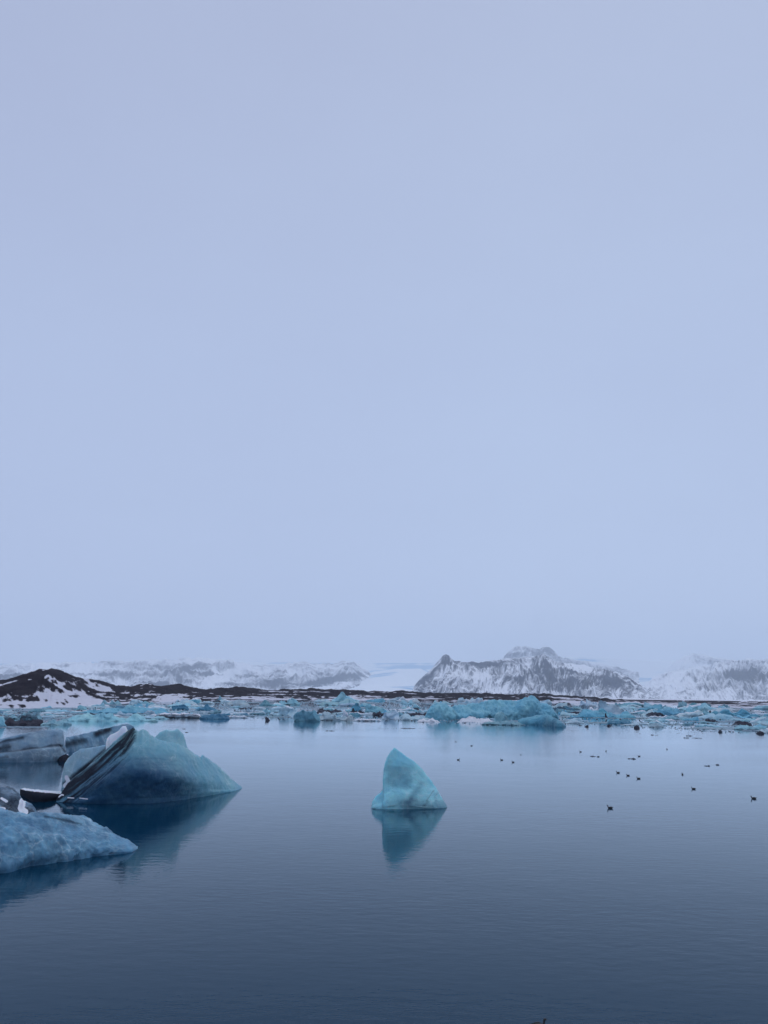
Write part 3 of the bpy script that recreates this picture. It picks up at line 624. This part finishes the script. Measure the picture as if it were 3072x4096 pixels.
tag(loft('iceberg', BIG, [(1, -.6), (0, 0), (-1, .25), (2, .45), (7, .7), (14, 1), (20, .7), (26, .2), (28, 0), (28, -.6)], [(1, -.6), (0, 0), (.5, .3), (1.5, .6), (3.5, .85), (9, 1), (16, .7), (24, .2), (26, 0), (26, -.6)], [(420, 1), (446, 1), (456, 0), (515, .1), (530, 1), (560, 1)],
     nu=330, nv=70, seed=71, amp=1.1, freq=.12, facet=2.2, ffreq=.13, jag=.45, taper=.06, paint=paintBig, mat=ICE_FAR, tint=(.22, .53, .62)),
    'largest bright turquoise berg in the pack ice, long with a peak at one end', 'iceberg', PI_)
FR = [(518, 719.5, 724.5), (524, 717.6, 724.8), (530, 717, 725), (537, 715.4, 725.2), (543, 714.8, 725.6), (550, 716, 726.4), (557, 719, 727.4), (562, 722.5, 727.6), (566, 725.4, 727)]
def paintFr(at, qx, qy, P, zf, s): at['clear'] = .55 * sstep(715, 728, qy + .12 * (qx - 545)) + .1 * fbm(P[..., 0] * .2, P[..., 1] * .2, P[..., 2] * .3, s=s)
tag(loft('iceberg', FR, [(.5, -.6), (0, 0), (.2, .3), (1, .6), (3, .85), (6, 1), (9, .7), (12, .2), (13, 0), (13, -.6)], nu=110, nv=50, seed=73, amp=.4, freq=.2, facet=.7, ffreq=.2, jag=.25, taper=.1, paint=paintFr, mat=ICE_FAR, tint=(.13, .40, .50)),
    'dark teal wedge of ice sloping into the water in front of the largest turquoise berg', 'iceberg', PI_)

K = [  # px0, px1, waterline, top, tint, outline, extra, label
 (330, 350.5, 702.5, 692.2, 'cyan', 'peak', {}, 'pointed pyramid of pale blue ice standing highest before the dark moraine'),
 (318, 372, 705.5, 698.5, 'cyan', 'long', {}, 'wide pale blue ridge of ice at the foot of the pointed pyramid'),
 (84, 172, 713.8, 706.0, 'blue', 'long', {'clear': .1}, 'long bright blue berg lying before the snowy foot of the hill'),
 (68, 153, 721.4, 713.0, 'cyan', 'long', {}, 'long pale cyan berg in front of the long bright blue one'),
 (43, 69.5, 725.2, 719.0, 'cyan', 'low', {}, 'smooth pale cyan floe touching the black ash-covered floe'),
 (3, 44, 724.6, 717.8, 'ash', 'long', {'ash': .95}, 'black ash-covered floe beside the smooth cyan floe'),
 (-8, 4.5, 727, 716, 'cyan', 'dome', {}, 'rounded cyan ice block at the end of the black floe'),
 (5, 38, 719, 712.4, 'teal', 'long', {'ash': .2}, 'grey-teal rubble berg just behind the black floe'),
 (77, 88, 710.5, 704.6, 'cyan', 'peak', {}, 'small pale blue peak before the snowbank of the hill'),
 (30, 45, 712.4, 708.8, 'teal', 'dome', {}, 'low dark teal lump on the snowy ice below the hill'),
 (130, 136, 706.5, 702, 'pale', 'dome', {}, 'tiny cube-like pale block behind the long bright blue berg'),
 (168, 191, 706.5, 702.2, 'cyan', 'long', {}, 'low sky-blue berg close under the low moraine ridge'),
 (171, 189, 709.6, 704.4, 'deep', 'dome', {}, 'dark blue rounded berg between pale ones'),
 (196, 218, 710.4, 704.0, 'deep', 'peak', {'ash': .15}, 'dark blue gabled berg with an ash-black foot'),
 (154, 204, 718, 712.8, 'grey', 'low', {'ash': .55, 'snow': .9}, 'flat ash-grey floe with white snow patches'),
 (201, 229, 719.2, 713.4, 'deep', 'low', {'clear': .3}, 'navy blue low berg at the end of the snow-patched floe'),
 (227, 248, 718, 715.4, 'white', 'low', {'snow': 1.2, 'ash': .3}, 'thin snow-topped floe beside the navy blue berg'),
 (257, 275, 706.5, 699.4, 'teal', 'peak', {}, 'teal berg with a small sharp horn'),
 (278, 300, 705, 698.4, 'cyan', 'long', {}, 'light blue broken berg just under the moraine'),
 (268, 298, 716.5, 706.4, 'pale', 'long', {}, 'tall pale milky berg behind the round teal dome'),
 (293.5, 320, 721.4, 711.2, 'teal', 'dome', {'clear': .12}, 'round teal dome of ice at the water edge'),
 (317, 354, 720.6, 711.4, 'pale', 'long', {}, 'pale milky berg joined to the round teal dome'),
 (343.4, 351.6, 720, 709.8, 'white', 'wedge', {'snow': .6}, 'upright white tooth of ice at the water edge'),
 (350, 361.4, 711.5, 702.5, 'blue', 'dome', {}, 'rounded bright blue block beside a dark cleft'),
 (365, 392, 713.4, 703.8, 'cyan', 'wedge', {}, 'big light blue block across the dark cleft from the rounded one'),
 (316, 343, 713.4, 709.0, 'ash', 'low', {'ash': .8}, 'dark brown ash ridge behind the pale milky berg'),
 (350, 366, 714.6, 708.6, 'ash', 'long', {'ash': .75}, 'dark ash rubble behind the upright white tooth'),
 (372, 384, 715.5, 711.5, 'ash', 'low', {'ash': .7}, 'dark ash strip below the big light blue block'),
 (352, 382, 721.2, 718.8, 'white', 'low', {'snow': 1.2, 'ash': .4}, 'thin white floe with a dark underside at the water edge'),
 (382, 399, 719.6, 710.8, 'pale', 'dome', {}, 'pale blue rounded block mirrored in the still water'),
 (397, 408, 719, 711.2, 'pale', 'wedger', {}, 'pale wedge beside the rounded pale block'),
 (405, 427.5, 716, 711.8, 'ash', 'low', {'ash': .8, 'snow': .3}, 'dark ash strip leading up to the largest turquoise berg'),
 (402, 430, 720.5, 714.5, 'pale', 'low', {}, 'low milky blue shelf before the dark ash strip'),
 (417, 440, 722.2, 718.2, 'white', 'low', {'snow': -1.0}, 'small snowy floe below the turquoise cliff'),
 (427, 436.5, 722, 719.4, 'ash', 'dome', {'ash': .6}, 'dark stone-like lump on the small snowy floe'),
 (458, 496, 722.6, 716.2, 'white', 'low', {'snow': -1.05}, 'broad white snow-covered floe before the largest turquoise berg'),
 (493, 507.5, 722.8, 712.4, 'cyan', 'dome', {}, 'hooked pale blue block on the snowy floe'),
 (481.5, 487, 721.8, 718.4, 'ash', 'dome', {'ash': .7}, 'round grey boulder of dirty ice on the broad snowy floe'),
 (482, 523, 725.2, 721.2, 'teal', 'low', {}, 'low teal floe at the water edge under the hooked block'),
 (520, 545, 724.6, 721.4, 'white', 'low', {'snow': -.9, 'ash': .2}, 'snowy brash strip tucked behind the dark teal wedge'),
 (552, 574, 711.2, 705.0, 'deep', 'long', {'ash': .42}, 'dark dirty berg right behind the end of the largest turquoise berg'),
 (585, 588.2, 727.0, 724.4, 'ash', 'wedger', {'ash': 1.0}, 'small black triangular lump at the water edge'),
 (607, 611.4, 726.4, 724.4, 'ash', 'dome', {'ash': .8}, 'small brown-black lump among grey brash'),
 (634.4, 639.6, 728.4, 725.4, 'ash', 'dome', {'ash': 1.0}, 'larger black domed lump at the water edge'),
 (579, 602, 707.2, 700.0, 'pale', 'long', {}, 'pale teal berg below the end of the dark moraine'),
 (596.6, 602.5, 708.6, 702.6, 'white', 'peak', {'snow': .7}, 'little white pinnacle beside the pale teal berg'),
 (600, 633, 716.5, 702.0, 'pale', 'wedge', {'ash': .05}, 'large milky berg whose back slants down with dark stripes'),
 (572, 632, 717.8, 709.0, 'blue', 'long', {}, 'long sea-blue berg below the slanting milky one'),
 (604, 608, 718, 713.4, 'ash', 'peak', {'ash': .7}, 'small black spike of dirty ice on the front of the long sea-blue berg'),
 (645.5, 660, 708.6, 702.6, 'cyan', 'wedge', {}, 'cyan wedge with a straight cut edge on the snow'),
 (641, 692, 715.2, 707.2, 'blue', 'long', {'clear': .12}, 'long blue berg below the cyan wedge'),
 (647, 663, 715.4, 712.0, 'ash', 'dome', {'ash': .62}, 'purple-black ash lump against the long blue berg'),
 (663, 672, 708.6, 705.2, 'teal', 'low', {}, 'small teal lump beside the cyan wedge'),
 (689, 702, 708.6, 702.4, 'teal', 'dome', {}, 'round teal knob, larger of a pair before the white slope'),
 (702.6, 711.5, 708.2, 703.0, 'teal', 'dome', {}, 'round teal knob, smaller of a pair before the white slope'),
 (686, 712, 715.2, 706.4, 'cyan', 'long', {}, 'pale blue berg under the pair of round knobs'),
 (708.5, 712.5, 715.4, 709.6, 'ash', 'peak', {'ash': .8}, 'dark upright lump at the end of the vivid blue wall'),
 (711, 782, 716.6, 708.4, 'blue', 'long', {'clear': .05}, 'vivid blue wall of ice, brightest of the whole pack'),
 (704, 718, 722, 719, 'ash', 'long', {'ash': .75}, 'dark dirty ridge of ice below the vivid blue wall'),
 (734, 750, 725.6, 721.2, 'ash', 'dome', {'ash': .6}, 'grey-black whale-backed lump below the vivid blue wall'),
 (736, 758, 729.8, 724.8, 'cyan', 'low', {}, 'smooth cyan floe in front of the whale-backed lump'),
 (757, 763.5, 734.0, 731.4, 'ash', 'dome', {'ash': .95}, 'black round lump set apart on thin grey ice'),
 (718.5, 722, 732.4, 729.6, 'ash', 'dome', {'ash': .5}, 'small grey lump at the edge of the thin grey ice'),
 (264.6, 269.8, 720.6, 717.0, 'ash', 'dome', {'ash': 1.0}, 'single black boulder-like lump at the water edge'),
 (758, 790, 724, 717.8, 'cyan', 'long', {}, 'turquoise berg just below the vivid blue wall'),
]
for (a0, a1, bs, tp_, ti, kd, ex, lb) in K:
    w = a1 - a0
    nm = 'ice_floe' if kd == 'low' else ('ice_chunk' if w < 12 else 'iceberg')
    pack(a0, a1, bs, tp_, ti, kd, label=lb, cat=nm.replace('_', ' '), group=PI_, name=nm, n=(max(26, min(120, int(w * 2.0))), 26), **ex)

# smaller blocks that fill the pack
EDGE_F = np.array([(-20, 717), (45, 719), (150, 719.5), (200, 717.5), (250, 717.5), (300, 720), (380, 720), (430, 722), (520, 725), (570, 724.5), (640, 726.5), (700, 730), (740, 732.5), (800, 734)])
EDGE_B = np.array([(-20, 709), (60, 707.5), (110, 704.5), (200, 700.8), (300, 699.6), (400, 700.4), (500, 701), (570, 703.5), (640, 704.5), (700, 706.5), (768, 708.5), (800, 709)])
rng = random.Random(11)
cells = []
for i in range(298):
    px = rng.uniform(-14, 784); f = rng.random() ** .9
    y0, y1 = np.interp(px, *EDGE_B.T), np.interp(px, *EDGE_F.T)
    cells.append((float(y0 + (y1 - y0) * f), px, f))
MARKS = [(338, 702, 'the pointed ice pyramid'), (128, 713, 'the long bright blue berg'), (110, 721, 'the long pale cyan berg'), (24, 724, 'the black ash-covered floe'), (180, 717, 'the snow-patched grey floe'), (215, 719, 'the navy blue berg'), (207, 710, 'the dark blue gabled berg'), (266, 706, 'the horned teal berg'), (306, 721, 'the round teal dome'),
         (283, 716, 'the tall milky berg'), (347, 720, 'the white ice tooth'), (376, 713, 'the big light blue block'), (390, 719, 'the mirrored pale block'), (440, 719, 'the turquoise cliff'), (500, 719, 'the largest turquoise berg'), (545, 726, 'the dark teal wedge'), (563, 711, 'the dark dirty berg'), (590, 707, 'the pale teal berg'), (602, 717, 'the long sea-blue berg'),
         (620, 712, 'the slanting milky berg'), (652, 708, 'the cut cyan wedge'), (668, 715, 'the ash-marked long blue berg'), (700, 708, 'the twin teal knobs'), (742, 716, 'the vivid blue wall'), (711, 722, 'the dirty dark ridge'), (742, 726, 'the whale-backed lump'), (760, 734, 'the lone black lump'), (637, 728, 'the black domed lump'), (587, 727, 'the small black triangle'), (77, 709, 'the snowbank of the hill')]
COLW = {'slush': 'slush-grey', 'thin': 'dull teal', 'milk': 'milky grey', 'cyan': 'pale cyan', 'pale': 'milky pale', 'teal': 'grey-teal', 'blue': 'bright blue', 'deep': 'dark blue', 'ash': 'ash-dark', 'white': 'snow-white', 'grey': 'slush-grey'}
SHAPW = {'peak': 'peaked', 'dome': 'rounded', 'wedge': 'wedge-shaped', 'wedger': 'slanted', 'low': 'flat', 'long': 'jagged'}
def rubble_label(px, py, w, ti, kd, capped):
    m = min(MARKS, key=lambda q: (q[0] - px) ** 2 + (3 * (q[1] - py)) ** 2)
    rel = 'behind' if py < m[1] - 2.5 else ('in front of' if py > m[1] + 2.5 else 'beside')
    size = 'small' if w < 13 else ('broad' if w > 19 else '')
    return ' '.join(f"{size} {SHAPW[kd]} {COLW[ti]} {'snow-capped ' if capped else ''}{'floe' if kd == 'low' else 'block of ice'} {rel} {m[2]}".split())
for (py, px, f) in sorted(cells):
    right = px > 570
    ti = rng.choices(['cyan', 'pale', 'teal', 'blue', 'deep', 'ash', 'white', 'grey'], [24, 30, 12, 10 if f < .6 else 3, 4, 7, 10, 12 if right or px < 80 else 5])[0]
    h = rng.uniform(2.0, 5.8) * (1 - .35 * f); w = rng.uniform(8, 26)
    kd = rng.choice(['long', 'long', 'peak', 'dome', 'wedge', 'wedger', 'low'])
    ex = {}
    if ti == 'ash': h *= .6; w *= .6; ex['ash'] = .75; kd = rng.choice(['dome', 'long', 'low'])
    if ti == 'white': h = rng.uniform(.8, 1.7); kd = 'low'; ex['snow'] = -1.0
    if ti == 'grey': h = rng.uniform(.6, 1.3); kd = 'low'; w *= 1.3
    if right and ti not in ('white', 'grey'): h *= 1.3; w *= 1.15
    if px < 75: h *= .55
    if ti in ('cyan', 'teal', 'pale') and rng.random() < .3: ex['snow'] = .8
    nm = 'ice_floe' if kd == 'low' else 'ice_chunk'
    pack(px - w / 2, px + w / 2, py, py - h, ti, kd, name=nm, label=rubble_label(px, py, w, ti, kd, ex.get('snow', 0) > 0), cat=nm.replace('_', ' '), group=ti + ' pieces of packed ice', n=(24, 14), **ex)

# broad thin sheets of slush-grey ice lying between the bergs
sheets = [(-10, 45, 728, 12)]
for row in range(4):
    for colm in range(8):
        xc = -20 + colm * 105 + row * 27; fr = .16 + .25 * row
        y_ = float(np.interp(xc + 45, *EDGE_B.T) + (np.interp(xc + 45, *EDGE_F.T) - np.interp(xc + 45, *EDGE_B.T)) * fr)
        dd_ = math.hypot(*water_hit(np.array(xc + 45.), np.array(y_))[:2])
        sheets.append((xc, xc + rng.uniform(80, 118), y_, dd_ * .085))
for q, (x0, x1, py, dp) in enumerate(sheets):
    ti = ('slush', 'milk', 'thin')[q % 3]
    pack(x0, x1, py, py - .55, ti, 'low', ash=.04, name='ice_sheet', label=f"broad thin {COLW[ti]} ice sheet lying flat {rubble_label((x0 + x1) / 2, py, 15, ti, 'low', False).split(' floe ')[1]}", cat='ice sheet', group='thin sheets between the bergs', n=(60, 14), depth=dp)

# thin slivers of ice afloat on the open water
for (px, py, w) in ((593, 756.5, 6), (598.5, 757, 3), (632, 759, 7), (707, 766.2, 6), (717.5, 765.2, 3.4), (655, 735.2, 8), (689, 736, 6), (686, 738, 5), (697, 738.2, 9), (330, 731, 10), (408, 728.4, 14), (184, 729, 4), (187, 732.5, 3.5), (455.5, 742, 2.6), (471.5, 746, 2), (521, 755, 2)):
    pack(px - w / 2, px + w / 2, py, py - .55, 'ash', 'low', ash=.3, name='ice_sliver', label='thin dark sliver of ice afloat on open water ' + ('among the swimming birds' if py > 740 else 'just off the pack ice'), cat='ice sliver', group='slivers of ice on open water', n=(14, 8), depth=.5)

# brash: crumbs of ice too small to pick apart
rs = np.random.RandomState(5)
V_, Fc, ashv = [], [], []
def crumb(px, py, w, h, a):
    c = water_hit(np.array(px), np.array(py)); r = math.hypot(c[0], c[1]); W = w / F * r / 2; Hh = h / F * r; i = len(V_)
    th = rs.uniform(0, 6.28, 5) ; an = np.sort(th)
    for k in range(5):
        V_.append((c[0] + W * math.cos(an[k]) * rs.uniform(.7, 1.2), c[1] + W * 1.2 * math.sin(an[k]), -.05))
    V_.append((c[0] + W * rs.uniform(-.4, .4), c[1] + W * rs.uniform(-.3, .3), Hh))
    for k in range(5): Fc.append((i + k, i + (k + 1) % 5, i + 5))
    ashv.extend([a] * 6)
for i in range(6500):
    px = rs.uniform(-10, 780); y0, y1 = np.interp(px, *EDGE_B.T), np.interp(px, *EDGE_F.T)
    py = y0 + (y1 - y0) * rs.uniform(.1, 1.06)
    crumb(px, max(py, horizon(px) + 3), rs.uniform(.8, 3.2), rs.uniform(.2, .9), rs.choice([0, 0, 0, .9]))
for (x0, x1, y, dy, n) in ((250, 420, 727.5, 1.2, 150), (190, 300, 731, 1.2, 110), (375, 425, 728.5, .6, 80), (590, 700, 733, 1.5, 110), (690, 775, 731.5, 2.2, 260), (500, 580, 730.5, .5, 50), (0, 60, 733, 3, 60), (575, 660, 727, 1.4, 160)):
    for k in range(n):
        crumb(rs.uniform(x0, x1), y + rs.normal() * dy * .6, rs.uniform(.5, 2.4), rs.uniform(.06, .22), rs.choice([0, .3, .7]))
bo = mesh_obj('brash_ice', V_, Fc, ICE_FAR, attrs={'ash': ashv, 'snow': np.zeros(len(V_)), 'clear': np.zeros(len(V_))}, smooth=False)
bo.color = (.28, .42, .48, 1); bo['kind'] = 'stuff'; tag(bo, 'crumbs of brash ice drifting between and before the packed bergs', 'brash ice')

# ------------------------------------------------------------------ birds on the water
def tube(path, rad, n=12, squash=1.0):
    path = np.array(path, float); V = []
    for i, p in enumerate(path):
        t = path[min(i + 1, len(path) - 1)] - path[max(i - 1, 0)]; t /= np.linalg.norm(t)
        s = np.array([0, 1, 0]); uu = np.cross(s, t); uu /= np.linalg.norm(uu)
        a, c = rad[i] if isinstance(rad[i], tuple) else (rad[i], rad[i])
        for k in range(n):
            w = 2 * math.pi * k / n; V.append(p + s * math.cos(w) * a + uu * math.sin(w) * c)
    fs = [(i * n + k, i * n + (k + 1) % n, (i + 1) * n + (k + 1) % n, (i + 1) * n + k) for i in range(len(path) - 1) for k in range(n)]
    fs += [list(range(n))[::-1], list(range((len(path) - 1) * n, len(path) * n))]
    return V, fs
def bird_meshes():
    body = tube([(-.27, 0, .10), (-.22, 0, .075), (-.12, 0, .06), (0, 0, .055), (.11, 0, .065), (.17, 0, .10), (.195, 0, .15), (.20, 0, .20), (.205, 0, .245), (.225, 0, .275), (.25, 0, .28), (.275, 0, .272), (.288, 0, .267)],
                [(.02, .015), (.065, .05), (.105, .085), (.115, .10), (.095, .085), (.06, .06), (.042, .044), (.036, .038), (.04, .042), (.046, .048), (.044, .044), (.03, .03), (.012, .012)])
    bill = tube([(.28, 0, .268), (.31, 0, .262), (.338, 0, .255)], [(.018, .016), (.016, .009), (.006, .004)], 8)
    tail = tube([(-.24, 0, .095), (-.29, 0, .13), (-.335, 0, .175)], [(.04, .022), (.045, .012), (.02, .005)], 8)
    wings = [tube([(.10, s * .085, .10), (.02, s * .115, .115), (-.1, s * .10, .12), (-.2, s * .06, .125), (-.285, s * .025, .14)], [(.012, .03), (.022, .055), (.02, .05), (.014, .03), (.004, .008)], 8) for s in (1, -1)]
    return body, bill, tail, wings
bm = bird_meshes()
def mk(nm, vf, mat):
    me = bpy.data.meshes.new(nm); me.from_pydata([tuple(v) for v in vf[0]], [], vf[1]); me.materials.append(mat); me.shade_smooth(); return me
BM = [('body', mk('bird_body', bm[0], FEATHER)), ('bill', mk('bird_bill', bm[1], BILL)), ('tail', mk('bird_tail', bm[2], TAILF)), ('wing', mk('bird_wing', bm[3][0], WINGF)), ('wing', mk('bird_wing', bm[3][1], WINGF))]
birds = [  # px, waterline py, heading, size
 (458.4, 760, 10, 1, 'dark bird swimming by itself, closest to the shark-fin iceberg'), (501.6, 760.2, 175, 1, 'dark bird of a pair between the shark-fin iceberg and the larger flock, ahead'), (513, 762.4, 200, 1, 'dark bird of a pair between the shark-fin iceberg and the larger flock, following'),
 (580.5, 752, 140, 1, None), (606, 751.4, 60, 1, None), (639, 756.4, 160, 1, None), (667, 749.4, 95, 1, None),
 (618, 773, 170, 1.05, 'dark bird leading a close file of three'), (628, 775.8, 185, 1, 'dark bird in the middle of a close file of three'), (638.5, 778.8, 165, 1.05, 'dark bird last in a close file of three'),
 (682.5, 774.6, 85, 1.05, 'dark bird seen end on, beyond the file of three'), (693.5, 789.2, 165, 1.05, 'dark upright-necked bird swimming alone, well away from the file of three'), (753.6, 798.8, 172, 1.2, 'large dark bird swimming away from all the others at the edge of the flock'), (610, 808.4, 150, 1.15, 'dark bird on the near side of the flock, short-bodied with raised tail'),
 (539, 1027.5, 8, 1.0, 'dark bird close to the near bank, only head and tail tips showing')]
for (px, py, hd, sz, lb) in birds:
    p = water_hit(np.array(px), np.array(py))
    o = empty('bird', (p[0], p[1], -.012)); o.rotation_euler.z = R(hd); o.scale = (sz, sz, sz)
    tag(o, lb or 'small dark bird in the loose group near the pack ice', 'bird', 'birds swimming on the lagoon')
    for nm, me in BM:
        c = bpy.data.objects.new(nm, me); COL.objects.link(c); c.parent = o

# ------------------------------------------------------------------ haze
b = NB('winter_haze')
pv = b.n('ShaderNodeVolumePrincipled'); pv.inputs['Color'].default_value = (.87, .945, 1, 1); pv.inputs['Density'].default_value = 2.7e-5; pv.inputs['Anisotropy'].default_value = .7
b.l(pv.outputs[0], b.out.inputs['Volume'])
x, y0, y1, z0, z1 = 36000, -1700, 53000, -7.5, 3200
hz = mesh_obj('haze', [(-x, y0, z0), (x, y0, z0), (x, y1, z0), (-x, y1, z0), (-x, y0, z1), (x, y0, z1), (x, y1, z1), (-x, y1, z1)],
              [(3, 2, 1, 0), (4, 5, 6, 7), (0, 1, 5, 4), (1, 2, 6, 5), (2, 3, 7, 6), (3, 0, 4, 7)], b.m, smooth=False)
hz['kind'] = 'stuff'; tag(hz, 'pale blue winter haze hanging over the whole lagoon and mountains', 'haze')
